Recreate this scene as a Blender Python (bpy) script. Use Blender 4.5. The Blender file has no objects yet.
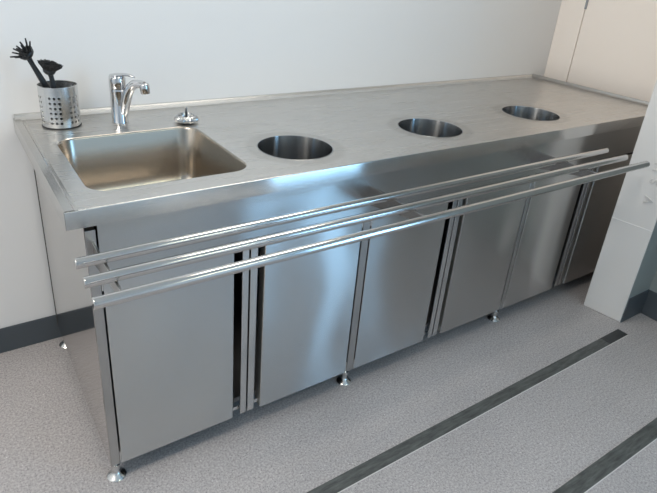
import bpy, bmesh, math, random
from mathutils import Vector, Matrix
random.seed(7)
sc = bpy.context.scene
C = sc.collection
PI = math.pi

# ------------------------------------------------------------------ helpers
def link(name, me, mat=None, parent=None, smooth=None, bevel=None, kind=None, label=None):
    o = bpy.data.objects.new(name, me); C.objects.link(o)
    if mat: me.materials.append(mat)
    if parent: o.parent = parent
    if smooth is not None:
        for p in me.polygons: p.use_smooth = True
        me.set_sharp_from_angle(angle=math.radians(smooth))
    if bevel:
        b = o.modifiers.new('bevel', 'BEVEL'); b.width = bevel; b.segments = 2; b.limit_method = 'ANGLE'
    if kind: o['kind'] = kind
    if label: o['label'] = label
    return o

def fin(bm, name, mat, parent=None, smooth=None, bevel=None, kind=None, label=None, weld=True):
    if weld: bmesh.ops.remove_doubles(bm, verts=bm.verts, dist=1e-6)
    bmesh.ops.recalc_face_normals(bm, faces=bm.faces)
    me = bpy.data.meshes.new(name); bm.to_mesh(me); bm.free()
    return link(name, me, mat, parent, smooth, bevel, kind, label)

def empty(name, loc, label, cat, group=None):
    o = bpy.data.objects.new(name, None); C.objects.link(o)
    o.location = loc; o.empty_display_size = .05
    o['label'] = label; o['category'] = cat
    if group: o['group'] = group
    bpy.context.view_layer.update()
    return o

def box(bm, x0, x1, y0, y1, z0, z1):
    v = [bm.verts.new(p) for p in ((x0,y0,z0),(x1,y0,z0),(x1,y1,z0),(x0,y1,z0),(x0,y0,z1),(x1,y0,z1),(x1,y1,z1),(x0,y1,z1))]
    for f in ((3,2,1,0),(4,5,6,7),(0,1,5,4),(1,2,6,5),(2,3,7,6),(3,0,4,7)):
        bm.faces.new([v[i] for i in f])

def prism(bm, poly, axis, a, b, closed=True):
    """extrude a 2-D outline along an axis (0,1,2); outline gives the two other coordinates in order"""
    def P(q, t):
        l = list(q); l.insert(axis, t); return l
    A = [bm.verts.new(P(q, a)) for q in poly]; B = [bm.verts.new(P(q, b)) for q in poly]
    n = len(poly)
    for i in range(n if closed else n-1):
        j = (i+1) % n
        bm.faces.new((A[i], A[j], B[j], B[i]))
    if closed:
        bm.faces.new(A); bm.faces.new(B[::-1])

def lathe(bm, prof, n=32, origin=(0,0,0), M=None, mod=None):
    """prof: (radius, height) pairs about local Z"""
    rows = []
    for r, z in prof:
        if r < 1e-7:
            rows.append([Vector((0,0,z))])
        else:
            row = []
            for k in range(n):
                a = 2*PI*k/n
                rr = r*(mod(a, r, z) if mod else 1)
                row.append(Vector((rr*math.cos(a), rr*math.sin(a), z)))
            rows.append(row)
    M = M or Matrix.Identity(4); o = Vector(origin)
    V = [[bm.verts.new(M @ p + o) for p in row] for row in rows]
    for a, b in zip(V, V[1:]):
        for k in range(n):
            k2 = (k+1) % n
            if len(a) == 1 and len(b) == 1: continue
            if len(a) == 1: bm.faces.new((a[0], b[k], b[k2]))
            elif len(b) == 1: bm.faces.new((a[k], a[k2], b[0]))
            else: bm.faces.new((a[k], a[k2], b[k2], b[k]))

def tube(bm, pts, radii, n=16, flat=1.0, up=(0,0,1)):
    """tube along points, with a radius per point, closed ends; flat squashes it across `up`"""
    pts = [Vector(p) for p in pts]
    rings = []
    ref = Vector(up)
    for i, p in enumerate(pts):
        t = (pts[min(i+1, len(pts)-1)] - pts[max(i-1, 0)]).normalized()
        s = t.cross(ref)
        if s.length < 1e-4: s = t.cross(Vector((0,1,0)))
        s.normalize(); u = s.cross(t).normalized()
        rings.append([bm.verts.new(p + radii[i]*(math.cos(2*PI*k/n)*s + flat*math.sin(2*PI*k/n)*u)) for k in range(n)])
    for a, b in zip(rings, rings[1:]):
        for k in range(n):
            bm.faces.new((a[k], a[(k+1) % n], b[(k+1) % n], b[k]))
    bm.faces.new(rings[0][::-1]); bm.faces.new(rings[-1])

def rot_to(d):
    return Vector((0,0,1)).rotation_difference(Vector(d).normalized()).to_matrix().to_4x4()

def lin(c):
    return tuple(((v/255)/12.92 if v/255 <= .04045 else ((v/255+.055)/1.055)**2.4) for v in c) + (1,)

# ------------------------------------------------------------------ materials
def new_mat(name):
    m = bpy.data.materials.new(name); m.use_nodes = True
    nt = m.node_tree
    return m, nt, nt.nodes['Principled BSDF']

def coords(nt, scale=(1,1,1)):
    t = nt.nodes.new('ShaderNodeTexCoord'); mp = nt.nodes.new('ShaderNodeMapping')
    mp.inputs['Scale'].default_value = scale
    nt.links.new(t.outputs['Object'], mp.inputs['Vector'])
    return mp.outputs['Vector']

def noise(nt, vec, scale, detail=2, rough=.5):
    n = nt.nodes.new('ShaderNodeTexNoise'); n.inputs['Scale'].default_value = scale
    n.inputs['Detail'].default_value = detail; n.inputs['Roughness'].default_value = rough
    nt.links.new(vec, n.inputs['Vector']); return n.outputs['Fac']

def maprange(nt, v, a, b, c, d):
    n = nt.nodes.new('ShaderNodeMapRange')
    for k, x in zip(('From Min','From Max','To Min','To Max'), (a,b,c,d)): n.inputs[k].default_value = x
    nt.links.new(v, n.inputs['Value']); return n.outputs['Result']

def steel(name, base=(.60,.585,.57), rough=.28, aniso=0., axis='Z', rot=0., grain=None, wave=0., wave_scale=3., rvar=.06):
    m, nt, b = new_mat(name)
    b.inputs['Base Color'].default_value = (*base, 1)
    b.inputs['Metallic'].default_value = 1
    b.inputs['Roughness'].default_value = rough
    if aniso:
        b.inputs['Anisotropic'].default_value = aniso
        b.inputs['Anisotropic Rotation'].default_value = rot
        t = nt.nodes.new('ShaderNodeTangent')
        if axis == 'UV': t.direction_type = 'UV_MAP'; t.uv_map = 'grain'
        else: t.direction_type = 'RADIAL'; t.axis = axis
        nt.links.new(t.outputs['Tangent'], b.inputs['Tangent'])
    if grain:
        n = noise(nt, coords(nt, grain), 1, 3)
        nt.links.new(maprange(nt, n, .3, .7, rough-rvar, rough+rvar), b.inputs['Roughness'])
    if wave:
        n2 = noise(nt, coords(nt, (1,1,.6)), wave_scale, 1)
        bp = nt.nodes.new('ShaderNodeBump'); bp.inputs['Strength'].default_value = 1; bp.inputs['Distance'].default_value = wave
        nt.links.new(n2, bp.inputs['Height']); nt.links.new(bp.outputs['Normal'], b.inputs['Normal'])
    return m

def plain(name, rgb, rough=.6, spec=.5, bump=0., bscale=200, metallic=0):
    m, nt, b = new_mat(name)
    b.inputs['Base Color'].default_value = lin(rgb); b.inputs['Roughness'].default_value = rough
    b.inputs['Specular IOR Level'].default_value = spec; b.inputs['Metallic'].default_value = metallic
    if bump:
        bp = nt.nodes.new('ShaderNodeBump'); bp.inputs['Strength'].default_value = .4; bp.inputs['Distance'].default_value = bump
        nt.links.new(noise(nt, coords(nt), bscale, 2), bp.inputs['Height']); nt.links.new(bp.outputs['Normal'], b.inputs['Normal'])
    return m

HOLES = [(.730, .203), (1.330, .213), (1.938, .222)]
HR = .120
def worktop_steel():
    m = steel('worktop_steel', base=(.60,.58,.555), rough=.30, aniso=.5, axis='UV', rot=.25, grain=(3,160,40), rvar=.05)
    nt = m.node_tree; b = nt.nodes['Principled BSDF']
    # polished weld halo round each chute: a real finish mark, so it changes roughness and tone a little
    g = nt.nodes.new('ShaderNodeTexCoord'); acc = None
    for hx, hy in HOLES:
        d = nt.nodes.new('ShaderNodeVectorMath'); d.operation = 'DISTANCE'
        nt.links.new(g.outputs['Object'], d.inputs[0]); d.inputs[1].default_value = (hx, hy, .9)
        r = maprange(nt, d.outputs['Value'], HR+.030, HR+.048, 1, 0)
        if acc is None: acc = r
        else:
            a = nt.nodes.new('ShaderNodeMath'); a.operation = 'MAXIMUM'
            nt.links.new(acc, a.inputs[0]); nt.links.new(r, a.inputs[1]); acc = a.outputs[0]
    smear = noise(nt, coords(nt, (1.5,4,1)), 3.5, 4, .6)
    mixn = nt.nodes.new('ShaderNodeMix'); mixn.data_type = 'RGBA'
    mixn.inputs['A'].default_value = (.62,.605,.585,1); mixn.inputs['B'].default_value = (.53,.515,.495,1)
    nt.links.new(acc, mixn.inputs['Factor'])
    mix2 = nt.nodes.new('ShaderNodeMix'); mix2.data_type = 'RGBA'; mix2.blend_type = 'MULTIPLY'
    nt.links.new(maprange(nt, smear, .45, .75, 0, .35), mix2.inputs['Factor'])
    nt.links.new(mixn.outputs['Result'], mix2.inputs['A']); mix2.inputs['B'].default_value = (.8,.79,.77,1)
    nt.links.new(mix2.outputs['Result'], b.inputs['Base Color'])
    return m

M_top = worktop_steel()
M_edge = steel('folded_edge_steel', rough=.22, aniso=1.0, axis='Z', rot=.25, wave=.006, wave_scale=4)
M_up = steel('upstand_steel', base=(.68,.67,.65), rough=.25)
M_basin = steel('basin_steel', base=(.48,.435,.38), rough=.24)
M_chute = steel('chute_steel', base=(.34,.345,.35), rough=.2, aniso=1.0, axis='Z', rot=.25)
M_door = steel('door_steel', base=(.575,.57,.56), rough=.25, aniso=1.0, axis='Z', rot=.25, wave=.042, wave_scale=2.2)
M_apron = steel('apron_steel', base=(.50,.495,.485), rough=.25, aniso=1.0, axis='Z', rot=.25, wave=.02, wave_scale=2.5)
M_side = steel('side_panel_steel', base=(.54,.515,.49), rough=.09)
M_frame = steel('frame_steel', base=(.46,.45,.44), rough=.3)
M_flange = steel('flange_steel', base=(.62,.62,.615), rough=.26)
M_fold = steel('fold_steel', base=(.56,.53,.49), rough=.55)
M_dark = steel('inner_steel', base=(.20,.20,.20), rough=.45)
M_rail = steel('rail_steel', base=(.62,.605,.59), rough=.15, grain=(2,120,120), rvar=.03)
M_brack = steel('bracket_steel', base=(.34,.33,.32), rough=.25)
M_chrome = steel('chrome', base=(.66,.66,.67), rough=.05)
M_foot = steel('foot_steel', base=(.68,.68,.67), rough=.22)
M_cup = steel('cup_steel', base=(.68,.68,.67), rough=.24, aniso=.5, axis='Z', rot=0)
M_black = plain('black_plastic', (38,41,44), rough=.38, spec=.5)
M_bristle = plain('black_nylon', (24,26,29), rough=.5)
M_rear_strip = plain('rear_strip_grey', (72,70,68), rough=.5)
M_drain = plain('drain_dark', (30,30,30), rough=.4)
M_wall = plain('painted_wall', (226,226,226), rough=.55, spec=.3, bump=.0006, bscale=260)
M_wall_r = plain('painted_panel', (244,236,229), rough=.5, spec=.35, bump=.0005, bscale=260)
M_pier = plain('painted_pier', (222,220,218), rough=.5, spec=.35, bump=.0004, bscale=240)
M_grey = plain('grey_wall', (140,147,146), rough=.5, spec=.35, bump=.0004, bscale=240)  # darker grey than the other walls
M_letter = plain('letter_relief_shade', (206,204,202), rough=.4)  # greyer than the pier: shading of the relief is put into this colour
M_ceil = plain('ceiling_paint', (232,232,230), rough=.8)
M_base = plain('vinyl_baseboard', (71,78,84), rough=.42, bump=.0003, bscale=300)
M_frame_w = plain('window_frame_paint', (150,154,158), rough=.4)

def floor_mat():
    m, nt, b = new_mat('speckled_vinyl')
    v = coords(nt)
    def ramp(val, stops):
        r = nt.nodes.new('ShaderNodeValToRGB'); e = r.color_ramp.elements
        e[0].position, e[0].color = stops[0]; e[1].position, e[1].color = stops[-1]
        for p, c in stops[1:-1]:
            x = e.new(p); x.color = c
        nt.links.new(val, r.inputs['Fac']); return r.outputs['Color']
    base = ramp(noise(nt, v, 150, 4, .75), [(.30, lin((132,128,129))), (.5, lin((173,168,168))), (.70, lin((205,200,199)))])
    big = ramp(noise(nt, v, 3.0, 3), [(.3, (.92,.92,.92,1)), (.7, (1,1,1,1))])
    mm = nt.nodes.new('ShaderNodeMix'); mm.data_type = 'RGBA'; mm.blend_type = 'MULTIPLY'; mm.inputs['Factor'].default_value = 1
    nt.links.new(base, mm.inputs['A']); nt.links.new(big, mm.inputs['B'])
    col = mm.outputs['Result']
    for sc_, rad, rgb, keep in ((150, .26, (196,192,190), .72), (170, .28, (112,110,112), .70), (85, .17, (222,219,217), .90)):
        vo = nt.nodes.new('ShaderNodeTexVoronoi'); vo.inputs['Scale'].default_value = sc_; nt.links.new(v, vo.inputs['Vector'])
        spot = maprange(nt, vo.outputs['Distance'], rad*.6, rad, 1, 0)
        sel = nt.nodes.new('ShaderNodeSeparateColor'); nt.links.new(vo.outputs['Color'], sel.inputs['Color'])
        pick = nt.nodes.new('ShaderNodeMath'); pick.operation = 'GREATER_THAN'; pick.inputs[1].default_value = keep
        nt.links.new(sel.outputs['Red'], pick.inputs[0])
        mu = nt.nodes.new('ShaderNodeMath'); mu.operation = 'MULTIPLY'
        nt.links.new(spot, mu.inputs[0]); nt.links.new(pick.outputs[0], mu.inputs[1])
        mx = nt.nodes.new('ShaderNodeMix'); mx.data_type = 'RGBA'
        nt.links.new(mu.outputs[0], mx.inputs['Factor']); nt.links.new(col, mx.inputs['A']); mx.inputs['B'].default_value = lin(rgb)
        col = mx.outputs['Result']
    nt.links.new(col, b.inputs['Base Color'])
    b.inputs['Roughness'].default_value = .42; b.inputs['Specular IOR Level'].default_value = .4
    bp = nt.nodes.new('ShaderNodeBump'); bp.inputs['Strength'].default_value = .3; bp.inputs['Distance'].default_value = .0008
    nt.links.new(noise(nt, v, 180, 2), bp.inputs['Height']); nt.links.new(bp.outputs['Normal'], b.inputs['Normal'])
    return m
M_floor = floor_mat()

def strip_mat(name, lo, hi):
    m, nt, b = new_mat(name)
    n = noise(nt, coords(nt, (6,40,1)), 2, 5, .7)
    r = nt.nodes.new('ShaderNodeValToRGB'); e = r.color_ramp.elements
    e[0].position, e[0].color = .35, lin(lo); e[1].position, e[1].color = .72, lin(hi)
    nt.links.new(n, r.inputs['Fac']); nt.links.new(r.outputs['Color'], b.inputs['Base Color'])
    b.inputs['Roughness'].default_value = .45
    return m
M_strip = strip_mat('worn_dark_strip', (58,60,59), (104,106,104))
M_strip2 = strip_mat('dark_strip_end', (44,45,46), (66,67,68))
M_seal = plain('strip_edge_seal', (205,203,200), rough=.5)

# ------------------------------------------------------------------ room shell
L, D, H = 2.707, .7975, .900
XL, XR, XN, YF, ZC = -2.4, 2.455, 2.83, -4.4, 2.7      # left wall, right wall by the pier, right wall of the niche, front wall, ceiling
PY0, PY1 = -.270, -.098                                  # pier front and back

def shell(name, bm, mat, **k): return fin(bm, name, mat, kind='structure', **k)
bm = bmesh.new(); box(bm, XL-.1, XN+.1, YF-.1, D+.1, -.08, 0); shell('floor', bm, M_floor)
bm = bmesh.new(); box(bm, XL-.1, XN+.1, YF-.1, D+.1, ZC, ZC+.08); shell('ceiling', bm, M_ceil)
bm = bmesh.new(); box(bm, XL-.1, XN+.1, D+.001, D+.1, 0, ZC); shell('wall_back', bm, M_wall)
bm = bmesh.new(); box(bm, XL-.1, XL, YF, D, 0, ZC); shell('wall_left', bm, M_wall)
bm = bmesh.new(); box(bm, XL-.1, XN+.1, YF-.1, YF, 0, ZC); shell('wall_front', bm, M_wall)
# niche wall right of the bench: door lining strip and flush panel with a hinge notch
DL = .645
bm = bmesh.new(); box(bm, XN, XN+.1, PY1, D, 0, ZC); shell('wall_right', bm, M_wall_r)
bm = bmesh.new(); box(bm, XN-.012, XN, DL+.002, D, 0, ZC); shell('trim_1', bm, M_wall_r, bevel=.001)
bm = bmesh.new(); box(bm, XN-.010, XN, PY1, DL-.002, 0, ZC); shell('trim_2', bm, M_wall_r, bevel=.001)
bm = bmesh.new(); box(bm, XN-.016, XN-.008, DL-.008, DL+.004, 1.29, 1.40); shell('trim_3', bm, M_frame_w, bevel=.001)
# wall in front of the niche, with a glazed door opening that lets the daylight in
WY0, WY1, WZ1 = -3.72, -2.16, 2.25
bm = bmesh.new()
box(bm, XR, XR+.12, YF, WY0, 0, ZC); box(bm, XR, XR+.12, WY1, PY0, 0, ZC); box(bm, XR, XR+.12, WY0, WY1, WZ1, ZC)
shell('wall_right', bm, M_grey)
bm = bmesh.new(); box(bm, 2.2785, XR, PY0-.002, PY0, 0, ZC); shell('trim_5', bm, M_grey)  # thin grey sheet over the front face of the pier
bm = bmesh.new()
for a, b in ((WY0, WY0+.05), (WY1-.05, WY1)): box(bm, XR+.02, XR+.07, a, b, 0, WZ1)
box(bm, XR+.02, XR+.07, WY0+.05, WY1-.05, WZ1-.05, WZ1); box(bm, XR+.02, XR+.07, WY0+.05, WY1-.05, 0, .06)
shell('door_1', bm, M_frame_w)
# pier: prism with a slightly turned left face
def pier_poly(g=0): return [(2.250-g, PY1), (2.276-g, PY0), (XN, PY0), (XN, PY1)]
bm = bmesh.new(); prism(bm, pier_poly(), 2, 0, ZC); pier = shell('wall_pier', bm, M_pier, bevel=.004)
dv = Vector((.026, PY0-PY1, 0)).normalized(); nv = Vector((dv.y, -dv.x, 0))   # along the face, outward (-x)
bm = bmesh.new()
a = Vector((2.250, PY1-.003, 0)); b = Vector((2.276, PY0+.003, 0))
sec = []
for p, q in ((a, 0), (b, 0)):
    sec.append([p + nv*.0 + Vector((0,0,.4745)), p + nv*.0016 + Vector((0,0,.4755)), p + nv*.0016 + Vector((0,0,.4775)), p + nv*.0 + Vector((0,0,.4785))])
va = [bm.verts.new(p) for p in sec[0]]; vb = [bm.verts.new(p) for p in sec[1]]
for i in range(4): bm.faces.new((va[i], va[(i+1)%4], vb[(i+1)%4], vb[i]))
bm.faces.new(va); bm.faces.new(vb[::-1])
shell('trim_4', bm, plain('seam_highlight', (240,239,237), rough=.5))  # pale bead: the highlight along the seam is put into its colour
# raised letters running down the pier
def face_x(y): return 2.250 + (PY1 - y)/(PY1 - PY0)*.026
for ch, y, z in (('M', -.208, .751), ('S', -.212, .688), ('A', -.215, .604)):
    cu = bpy.data.curves.new('letter', 'FONT'); cu.body = ch; cu.size = .050; cu.extrude = .0026; cu.align_x = 'CENTER'; cu.align_y = 'CENTER'
    cu.bevel_depth = .0007
    to = bpy.data.objects.new('tmp', cu); C.objects.link(to)
    bpy.context.view_layer.update()
    me = bpy.data.meshes.new_from_object(to.evaluated_get(bpy.context.evaluated_depsgraph_get()))
    bpy.data.objects.remove(to)
    # text x -> down (-z); text y (tops) -> along the face towards the front (-y)
    R = Matrix(((0, dv.x, nv.x), (0, dv.y, nv.y), (-1, 0, 0))).to_4x4()
    me.transform(Matrix.Translation(Vector((face_x(y), y, z)) + nv*.0004) @ R)
    o = link('embossed_letter', me, M_letter, None); o.parent = pier; o['kind'] = 'structure'
# baseboards
def baseboard(name, x0, x1, y0, y1, h): 
    bm = bmesh.new(); box(bm, x0, x1, y0, y1, 0, h); shell(name, bm, M_base, bevel=.002)
baseboard('baseboard_back', XL, XN-.02, D-.006, D, .108)
baseboard('baseboard_pier', 2.279, XR, PY0-.006, PY0, .132)
baseboard('baseboard_right', XR-.006, XR, WY1, PY0-.006, .132)

# floor strips let into the vinyl
def strip(x0, x1, ya0, ya1, yb0, yb1, split, label):
    r = empty('floor_strip', ((x0+x1)/2, (ya0+ya1)/2, 0), label, 'floor strip', 'dark strips in the floor')
    inv = Matrix.Translation(-r.location)
    def q(bm, pts, h=.0016):
        A = [bm.verts.new((*p, 0.0002)) for p in pts]; B = [bm.verts.new((*p, h)) for p in pts]
        bm.faces.new(A[::-1]); bm.faces.new(B)
        for i in range(4): bm.faces.new((A[i], A[(i+1)%4], B[(i+1)%4], B[i]))
        bmesh.ops.transform(bm, matrix=inv, verts=bm.verts)
    Y = lambda x: (ya0+(yb0-ya0)*(x-x0)/(x1-x0), ya1+(yb1-ya1)*(x-x0)/(x1-x0))
    def seg(a, b): return [(a, Y(a)[0]), (b, Y(b)[0]), (b, Y(b)[1]), (a, Y(a)[1])]
    bm = bmesh.new(); q(bm, seg(x0, split)); fin(bm, 'strip_inlay', M_strip, r)
    if split < x1:
        bm = bmesh.new(); q(bm, seg(split+.002, x1)); fin(bm, 'strip_end_piece', M_strip2, r, label='darker end piece')
    s = seg(x0, x1)
    bm = bmesh.new(); q(bm, [(s[0][0], s[0][1]-.003), (s[1][0], s[1][1]-.003), s[1], s[0]], .001)
    fin(bm, 'edge_seal', M_seal, r, label='thin pale sealing line')
strip(-.6, 2.217, -.354, -.307, -.344, -.297, 2.075, 'long dark worn strip in the grey floor nearest the steel bench')
strip(-.2, 2.40, -.735, -.687, -.737, -.683, 2.40, 'dark worn floor strip farther from the steel bench, cut off at the picture corner')

# ------------------------------------------------------------------ worktop
WT = empty('steel_worktop', (0,0,0), 'long brushed stainless steel worktop with a sink bowl and three round waste holes', 'worktop')
def rrect(x0, x1, y0, y1, r, n=8):
    out = []
    for cx, cy, a0 in ((x1-r, y1-r, 0), (x0+r, y1-r, 90), (x0+r, y0+r, 180), (x1-r, y0+r, 270)):
        for k in range(n+1):
            a = math.radians(a0 + 90*k/n); out.append((cx + r*math.cos(a), cy + r*math.sin(a)))
    return out
SX0, SX1, SY0, SY1, SR = .076, .520, .082, .532, .060
bm = bmesh.new()
def loop(bm, pts):
    v = [bm.verts.new((x, y, H)) for x, y in pts]
    return [bm.edges.new((v[i], v[(i+1) % len(v)])) for i in range(len(v))]
ed = loop(bm, [(.031,.003), (L-.020,.003), (L-.020,D-.020), (.031,D-.020)])
ed += loop(bm, rrect(SX0, SX1, SY0, SY1, SR))
for hx, hy in HOLES: ed += loop(bm, [(hx+HR*math.cos(2*PI*k/56), hy+HR*math.sin(2*PI*k/56)) for k in range(56)])
bmesh.ops.triangle_fill(bm, use_beauty=True, use_dissolve=False, edges=ed, normal=(0,0,1))
for f in bm.faces:
    if f.normal.z < 0: f.normal_flip()
uvl = bm.loops.layers.uv.new('grain')
for f_ in bm.faces:
    for l_ in f_.loops: l_[uvl].uv = (l_.vert.co.x, l_.vert.co.y)
me = bpy.data.meshes.new('worktop_sheet'); bm.to_mesh(me); bm.free()
link('worktop_sheet', me, M_top, WT)
T = .0465
bm = bmesh.new()
prism(bm, [(.003,H), (.0012,H-.0006), (.0004,H-.002), (0,H-.004), (0,H-T), (.020,H-T), (.020,H-T+.002)], 0, .0005, L, closed=False)
fin(bm, 'front_edge', M_edge, WT, smooth=50)
bm = bmesh.new()
prism(bm, [(.031,H), (.0235,H), (.0205,H+.0020), (.003,H+.0020), (.001,H+.0022), (0,H), (0,H-T), (.020,H-T)], 1, .0005, D, closed=False)
v = [bm.verts.new(p) for p in ((.0235,.0006,H-.004), (.0235,.0006,H), (.0205,.0006,H+.0020), (.003,.0006,H+.0020), (.001,.0006,H+.0022), (.0004,.0006,H), (.0004,.0006,H-.004))]
bm.faces.new(v)
fin(bm, 'raised_side_edge', steel('side_edge_steel', base=(.55,.535,.515), rough=.2), WT, smooth=25)
up = [(-.022,H), (-.014,H+.0015), (-.008,H+.006), (-.005,H+.012), (-.0045,H+.016), (-.003,H+.0175), (0,H+.0175)]
up2 = [(-.024,H), (-.020,H+.001), (-.006,H+.013), (-.003,H+.0155), (-.001,H+.0162), (0,H+.0162)]
bm = bmesh.new(); prism(bm, [(D+a, z) for a, z in up2], 0, .004, L, closed=False); fin(bm, 'rear_upstand', M_up, WT, smooth=60)
bm = bmesh.new(); prism(bm, [(L+a, z) for a, z in up] + [(L,H-T)], 1, .001, D-.003, closed=False); fin(bm, 'side_upstand', M_frame, WT, smooth=60)
# sink bowl
bm = bmesh.new()
prof = [(0, 0), (.0015,-.0015), (.004,-.006), (.010,-.150), (.016,-.180), (.030,-.198), (.050,-.205)]
rows = []
for ins, dz in prof:
    rows.append([bm.verts.new((x, y, H+dz)) for x, y in rrect(SX0+ins, SX1-ins, SY0+ins, SY1-ins, max(SR-ins*.6, .02))])
for a, b in zip(rows, rows[1:]):
    n = len(a)
    for k in range(n): bm.faces.new((a[k], a[(k+1)%n], b[(k+1)%n], b[k]))
bm.faces.new(rows[-1])
basin = fin(bm, 'sink_basin', M_basin, WT, smooth=50)
bm = bmesh.new(); lathe(bm, [(0,.001), (.030,.001), (.034,.003), (.042,.003), (.043,0)], 32, ((SX0+SX1)/2, .32, H-.205)); fin(bm, 'sink_drain', M_foot, basin, smooth=40)
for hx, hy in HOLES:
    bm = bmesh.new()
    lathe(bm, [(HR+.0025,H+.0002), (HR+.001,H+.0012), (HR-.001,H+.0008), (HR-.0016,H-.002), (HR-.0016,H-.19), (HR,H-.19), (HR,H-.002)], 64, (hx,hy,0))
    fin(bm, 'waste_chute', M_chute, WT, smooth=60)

# ------------------------------------------------------------------ base cabinet
CAB = empty('steel_base_cabinet', (1.35,.4,0), 'stainless steel base cabinet with six doors on short feet under the worktop', 'cabinet')
CAB.location = (0,0,0)
Z0, ZD, ZA, X0, YD = .069, .712, .717, .0385, .0104
XE = 2.640
bm = bmesh.new(); box(bm, X0, X0+.0015, YD, .775, Z0, H-T-.001); fin(bm, 'side_panel', M_side, CAB, label='mirror-like left side panel')
bm = bmesh.new(); box(bm, X0-.0015, X0+.003, .7755, .780, Z0, H-T-.001); fin(bm, 'rear_strip', M_rear_strip, CAB, label='dark strip at the rear edge')  # thin strip that draws a dark line down the panel's rear edge
bm = bmesh.new(); box(bm, XE-.0015, XE, YD, .775, Z0, H-T-.001); fin(bm, 'side_panel', M_side, CAB)
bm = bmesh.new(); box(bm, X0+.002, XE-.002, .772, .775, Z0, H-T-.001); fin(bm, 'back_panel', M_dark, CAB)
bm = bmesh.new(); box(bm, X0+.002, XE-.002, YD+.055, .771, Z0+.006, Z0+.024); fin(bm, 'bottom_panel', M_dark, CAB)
bm = bmesh.new()
prism(bm, [(YD+.004, H-T), (YD+.004, ZA+.0015), (YD+.006, ZA), (YD+.030, ZA)], 0, .070, XE-.002, closed=False)
fin(bm, 'apron', M_apron, CAB, smooth=40)
stiles = [(X0+.0016, .0645), (.8880, .9165), (1.7435, 1.7635), (2.606, XE-.002)]
for i, (a, b) in enumerate(stiles):
    bm = bmesh.new(); box(bm, a, b, YD, YD+.045, Z0, .838 if i == 0 else ZA-.001); fin(bm, 'stile', M_frame, CAB, bevel=.0012)
doors = [(.0695,.427,1), (.527,.8825,-1), (.9225,1.2745,1), (1.373,1.738,-1), (1.769,2.120,1), (2.220,2.601,-1)]
centers = [.477, 1.3235, 2.170]
for i, (a, b, s) in enumerate(doors):
    bm = bmesh.new()
    th = .0012
    # folded face sheet with its returns
    def fold(pts): prism(bm, pts, 2, Z0, ZD)
    if s > 0: xs = (a, b)
    else: xs = (b, a)
    o_, f_ = xs          # hinge side, free side
    d = 1 if f_ > o_ else -1
    poly = [(o_, YD+.030), (o_, YD+.0015), (o_+d*.0015, YD), (f_-d*.0015, YD), (f_, YD+.0015), (f_, YD+.034), (f_-d*th, YD+.034), (f_-d*th, YD+th+.001), (o_+d*th, YD+th+.001), (o_+d*th, YD+.030)]
    fold(poly)
    box(bm, min(a,b)+.003, max(a,b)-.003, YD+.028, YD+.030, Z0+.004, ZD-.004)
    dr = fin(bm, 'door', M_door, CAB, smooth=35)
    bm = bmesh.new(); box(bm, min(f_, f_+d*.0009), max(f_, f_+d*.0009), YD+.0035, YD+.034, Z0+.002, ZD-.002)
    fin(bm, 'edge_fold', M_fold, dr)
    # grip strip that stands off the free edge, leaving a finger slot
    c = centers[i//2]
    g0, g1 = (c-.0235, c-.0028) if s > 0 else (c+.0028, c+.0255)
    bm = bmesh.new()
    ce = g1 if s > 0 else g0; se = g0 if s > 0 else g1; dd = 1 if s > 0 else -1
    prism(bm, [(se, YD+.006), (se, YD+.001), (se+dd*.001, YD), (ce-dd*.001, YD), (ce, YD+.001), (ce, YD+.030), (ce-dd*th, YD+.030), (ce-dd*th, YD+th), (se+dd*th, YD+th), (se+dd*th, YD+.006)], 2, Z0+.004, ZD)
    for z in (Z0+.016, ZD-.03):
        box(bm, min(f_, se), max(f_, se), YD+.012, YD+.0135, z, z+.014)
    fin(bm, 'grip_strip', M_flange, dr, smooth=35)
    for z in (Z0+.004, ZD-.046):
        bm = bmesh.new(); lathe(bm, [(0,0), (.0026,0), (.0026,.042), (0,.042)], 12, (o_-d*.0022, YD+.003, z)); fin(bm, 'hinge', M_foot, dr, smooth=40)
for i, x in enumerate((.056, .902, 1.7535, 2.61)):
    for y in (.036, .735):
        bm = bmesh.new()
        lathe(bm, [(0,0), (.027,0), (.028,.003), (.024,.007), (.014,.012), (.011,.016), (.0095,.020), (.0095,.034), (.013,.034), (.013,.048), (.0085,.048), (.0085,Z0+.008), (0,Z0+.008)], 28, (x, y, .0))
        fin(bm, 'foot', M_foot, CAB, smooth=40)

# ------------------------------------------------------------------ tray rail
TR = empty('tray_rail', (0,0,0), 'steel tray slide of three round tubes on brackets along the bench front', 'tray rail')
ZR, RR = .8215, .0125
for y, x0, x1 in ((-.099, -.006, 2.028), (-.184, -.007, 2.022), (-.267, -.009, 2.026)):
    bm = bmesh.new()
    lathe(bm, [(0,0), (RR-.002,0), (RR-.0005,.0006), (RR,.002), (RR,.5), (RR,1.0), (RR,1.5), (RR,x1-x0-.002), (RR-.0005,x1-x0-.0006), (RR-.002,x1-x0), (0,x1-x0)], 28, (x0, y, ZR), rot_to((1,0,0)))
    fin(bm, 'rail_tube', M_rail, TR, smooth=50)
for x in (.056, .905, 1.765):
    bm = bmesh.new(); prism(bm, [(YD+.004, ZR-RR), (-.262, ZR-RR), (-.262, ZR-RR-.006), (-.240, ZR-RR-.022), (YD+.004, ZR-RR-.066)], 0, x-.0015, x+.0015)
    # the tubes sit into the plate a hair, as welded
    bmesh.ops.translate(bm, vec=(0,0,.0004), verts=bm.verts)
    br = fin(bm, 'rail_bracket', M_brack, TR, bevel=.0006)
    bm = bmesh.new(); box(bm, x-.003, x+.003, -.262, YD+.004, ZR-RR-.0021, ZR-RR-.0001); fin(bm, 'bracket_flange', M_flange, br)

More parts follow.
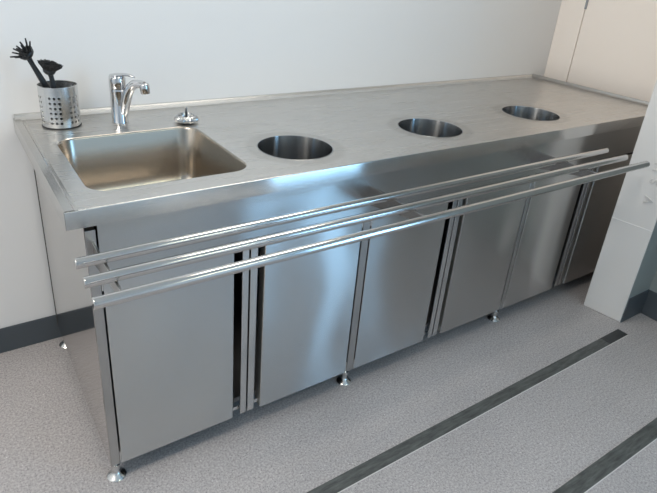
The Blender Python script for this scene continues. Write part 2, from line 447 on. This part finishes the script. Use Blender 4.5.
# ------------------------------------------------------------------ mixer tap
TX, TY = .309, .655
TAP = empty('mixer_tap', (TX,TY,H), 'chrome single-lever mixer tap standing behind the sink', 'tap')
bm = bmesh.new()
lathe(bm, [(0,0), (.0275,0), (.0275,.004), (.0262,.006), (.0262,.105), (.0266,.107), (.0266,.109), (.0262,.111), (.0262,.120), (.0268,.121), (.0268,.146), (.0255,.152), (.0225,.156), (.012,.159), (0,.160)], 40)
fin(bm, 'tap_body', M_chrome, TAP, smooth=40)
sd = Vector((.58,-.81,0)).normalized()
bm = bmesh.new()
path = [(.010,.026), (.018,.042), (.025,.064), (.032,.086), (.041,.107), (.053,.124), (.067,.136), (.082,.1395), (.095,.140), (.104,.138)]
tube(bm, [sd*a + Vector((0,0,z)) for a, z in path], [.0150,.0170,.0176,.0172,.0166,.0158,.0148,.0138,.0132,.0128], 20)
sp = fin(bm, 'spout', M_chrome, TAP, smooth=50)
bm = bmesh.new(); tip = sd*.106 + Vector((0,0,.144))
lathe(bm, [(0,.002), (.010,.002), (.0145,-.001), (.016,-.006), (.016,-.020), (.0155,-.021), (.0155,-.030), (.0135,-.0325), (.0115,-.0325), (.0115,-.028), (0,-.028)], 28, tip, rot_to(Vector((0,0,1))-sd*.10))
fin(bm, 'aerator', M_chrome, sp, smooth=40)
ld = Vector((.80,-.60,0)).normalized(); lp = Vector((-ld.y, ld.x, 0))
bm = bmesh.new()
rows = []
for a, w, z, t in ((-.022,.013,.154,.006), (-.008,.021,.1575,.006), (.010,.021,.159,.006), (.025,.015,.161,.005), (.040,.010,.160,.0045), (.053,.0075,.157,.004), (.060,.004,.154,.003)):
    p = ld*a + Vector((0,0,z))
    rows.append([bm.verts.new(p + lp*(w*math.cos(2*PI*k/14)) + Vector((0,0,t*.9*math.sin(2*PI*k/14)))) for k in range(14)])
for a, b in zip(rows, rows[1:]):
    for k in range(14): bm.faces.new((a[k], a[(k+1)%14], b[(k+1)%14], b[k]))
bm.faces.new(rows[0]); bm.faces.new(rows[-1][::-1])
fin(bm, 'tap_lever', M_chrome, TAP, smooth=60)

# ------------------------------------------------------------------ sink strainer
ST = empty('sink_strainer', (.512,.5735,H), 'small round fluted metal sink strainer standing on the worktop beside the tap', 'sink strainer')
def flute(a, r, z): return 1 + (.07*math.cos(20*a) if .004 < z < .022 and r > .028 else 0)
bm = bmesh.new()
lathe(bm, [(0,0), (.024,0), (.031,.002), (.0385,.008), (.0400,.013), (.0375,.019), (.0325,.025), (.0300,.027), (.0275,.027), (.0255,.023), (.0235,.015), (0,.014)], 160, mod=flute)
fin(bm, 'strainer_basket', steel('strainer_steel', base=(.55,.55,.545), rough=.16), ST, smooth=40)
bm = bmesh.new(); lathe(bm, [(.009,.0141), (.007,.017), (.0042,.019), (.0038,.045), (.0042,.046), (.0042,.052), (.003,.054), (0,.0545)], 20)
fin(bm, 'strainer_stem', steel('stem_steel', base=(.35,.35,.35), rough=.2), ST, smooth=40)

# ------------------------------------------------------------------ utensil cup with two brushes
CX, CY, CR, CH = .129, .680, .0585, .131
CUP = empty('utensil_holder', (CX,CY,H), 'perforated stainless steel utensil cup on the left worktop corner', 'utensil holder')
bm = bmesh.new()
face0 = math.degrees(math.atan2(-1.23-CY, -.18-CX))       # towards the viewer's side of the room
cols = []
for gidx in range(6):
    s0 = face0 - 35 + 60*gidx
    for k in range(3): cols.append((s0+14*k, s0+14*(k+1), True))
    cols.append((s0+42, s0+51, False)); cols.append((s0+51, s0+60, False))
zr = [.0] + [.012 + .0159*k for k in range(7)] + [.120, CH]
def cp(a, z, r=CR): return Vector((r*math.cos(math.radians(a)), r*math.sin(math.radians(a)), z))
for a0, a1, hole in cols:
    for j in range(len(zr)-1):
        z0, z1 = zr[j], zr[j+1]
        c4 = [cp(a0,z0), cp(a1,z0), cp(a1,z1), cp(a0,z1)]
        if hole and 1 <= j <= 6:
            am, zm = (a0+a1)/2, (z0+z1)/2; hr = .0042
            hv = [bm.verts.new(cp(am + math.degrees(hr*math.cos(t)/CR), zm + hr*math.sin(t))) for t in (math.radians(22.5+45*k) for k in range(8))]
            cv = [bm.verts.new(p) for p in c4]       # bl br tr tl
            bl, br, tr, tl = cv
            bm.faces.new((br, tr, hv[0], hv[7])); bm.faces.new((tr, hv[1], hv[0])); bm.faces.new((tr, tl, hv[2], hv[1])); bm.faces.new((tl, hv[3], hv[2]))
            bm.faces.new((tl, bl, hv[4], hv[3])); bm.faces.new((bl, hv[5], hv[4])); bm.faces.new((bl, br, hv[6], hv[5])); bm.faces.new((br, hv[7], hv[6]))
        else:
            bm.faces.new([bm.verts.new(p) for p in c4])
bmesh.ops.remove_doubles(bm, verts=bm.verts, dist=1e-5)
bmesh.ops.recalc_face_normals(bm, faces=bm.faces)
bmesh.ops.solidify(bm, geom=bm.faces[:], thickness=.0009)
cyl = fin(bm, 'cup_wall', M_cup, CUP, smooth=35, weld=False)
bm = bmesh.new(); lathe(bm, [(CR-.001,CH-.001), (CR+.0008,CH), (CR+.0008,CH+.0015), (CR-.001,CH+.002), (CR-.0018,CH+.0005), (CR-.001,CH-.001)], 60); fin(bm, 'cup_rim', M_cup, CUP, smooth=60)
bm = bmesh.new(); lathe(bm, [(0,.0), (CR+.001,.0), (CR+.0014,.002), (CR+.0012,.0045), (CR-.001,.005), (CR-.002,.004), (0,.004)], 60); fin(bm, 'base_ring', M_drain, CUP, smooth=40, label='dark base ring')

def brush(base, neck, head, face, spread, nb, blen, brad, hr, label, sq=.55):
    base, neck, head, face = map(Vector, (base, neck, head, face)); face.normalize()
    r = empty('dish_brush', base, label, 'dish brush', 'dish brushes in the steel cup')
    inv = -base
    bm = bmesh.new()
    mid = base.lerp(neck, .55)
    tube(bm, [base+inv, base.lerp(neck,.05)+inv, mid+inv, base.lerp(neck,.85)+inv, neck+inv, neck.lerp(head,.75)+inv], [.006,.0095,.0105,.0085,.0072,.0085], 14, .75, up=(0,-1,0))
    fin(bm, 'brush_handle', M_black, r, smooth=60)
    bm = bmesh.new()
    Mx = rot_to(face)
    lathe(bm, [(0,-hr*.75), (hr*.5,-hr*.66), (hr*.85,-hr*.38), (hr,0), (hr*.93,hr*.16), (0,hr*.18)], 24, head+inv, Mx)
    fin(bm, 'brush_head', M_black, r, smooth=60)
    bm = bmesh.new()
    for k in range(nb):
        rr = math.sqrt((k+.5)/nb); a = k*2.39996
        d = Mx.to_3x3() @ Vector((rr*spread*math.cos(a), rr*spread*math.sin(a), 1)).normalized()
        p = head + Mx.to_3x3() @ Vector((rr*hr*.85*math.cos(a), rr*hr*.85*math.sin(a), hr*.1))
        ln = blen*(1+random.uniform(-.13,.10))
        tube(bm, [p+inv, p+d*ln*.6+inv, p+d*ln+inv], [brad*1.15, brad, brad*.8], 6)
    fin(bm, 'bristles', M_bristle, r, smooth=60)
    return r
brush((.150,.690,H+.006), (.065,.672,1.098), (.051,.668,1.134), (-.62,-.30,.66), 1.15, 19, .025, .0027, .0245,
      'black dish brush leaning left, its spiky round bristles fanned out')
brush((.128,.660,H+.006), (.111,.655,1.060), (.107,.652,1.082), (.26,-.10,1), 1.15, 170, .027, .0019, .019,
      'shorter upright black dish brush with a dense flared bristle head')

# ------------------------------------------------------------------ light
def area(name, loc, rot, sx, sy, power, col):
    l = bpy.data.lights.new(name, 'AREA'); l.shape = 'RECTANGLE'; l.size = sx; l.size_y = sy; l.energy = power; l.color = col
    o = bpy.data.objects.new(name, l); C.objects.link(o); o.location = loc; o.rotation_euler = rot
    return o
# daylight through the glazed door (area light fills the door pane, facing into the room)
area('daylight_door', (XR+.06, (WY0+WY1)/2, 1.15), (0, math.radians(90), 0), 2.1, WY1-WY0-.1, 66, (.33,.66,1.0))
LAMPS = [(1.0,-2.9,13,(1.0,.96,.70)), (1.1,.15,19,(1.0,.94,.84)), (-1.3,-.5,50,(1.0,.94,.85))]
for x, y, p, c in LAMPS:
    area('ceiling_lamp', (x, y, ZC-.02), (0,0,0), 1.2, .5, p, c)
w = bpy.data.worlds.new('world'); sc.world = w; w.use_nodes = True
w.node_tree.nodes['Background'].inputs['Color'].default_value = (.65,.8,1,1)
w.node_tree.nodes['Background'].inputs['Strength'].default_value = .5

# ------------------------------------------------------------------ camera
cam = bpy.data.cameras.new('camera'); co = bpy.data.objects.new('camera', cam); C.objects.link(co)
yaw, pitch, roll, f, px, py = .609961, -.432682, .0762068, 557.638, 314.49, 211.41
fw = Vector((math.sin(yaw)*math.cos(pitch), math.cos(yaw)*math.cos(pitch), math.sin(pitch)))
rt = Vector((math.cos(yaw), -math.sin(yaw), 0)); u0 = rt.cross(fw)
r_ = rt*math.cos(roll) + u0*math.sin(roll); u_ = -rt*math.sin(roll) + u0*math.cos(roll)
Mx = Matrix((r_, u_, -fw)).transposed().to_4x4(); Mx.translation = (-.179458, -1.232501, 1.464205)
co.matrix_world = Mx
cam.sensor_fit = 'HORIZONTAL'; cam.sensor_width = 36; cam.lens = f*36/657
cam.shift_x = (328.5-px)/657; cam.shift_y = (py-246.5)/657
cam.clip_start = .02
sc.camera = co

sc.view_settings.view_transform = 'Standard'; sc.view_settings.look = 'None'
sc.view_settings.gamma = 1; sc.view_settings.use_curve_mapping = False
sc.view_settings.exposure = -0.11
sc.cycles.use_denoising = True
sc.cycles.max_bounces = 10; sc.cycles.glossy_bounces = 8; sc.cycles.diffuse_bounces = 5
sc.cycles.sample_clamp_indirect = 6
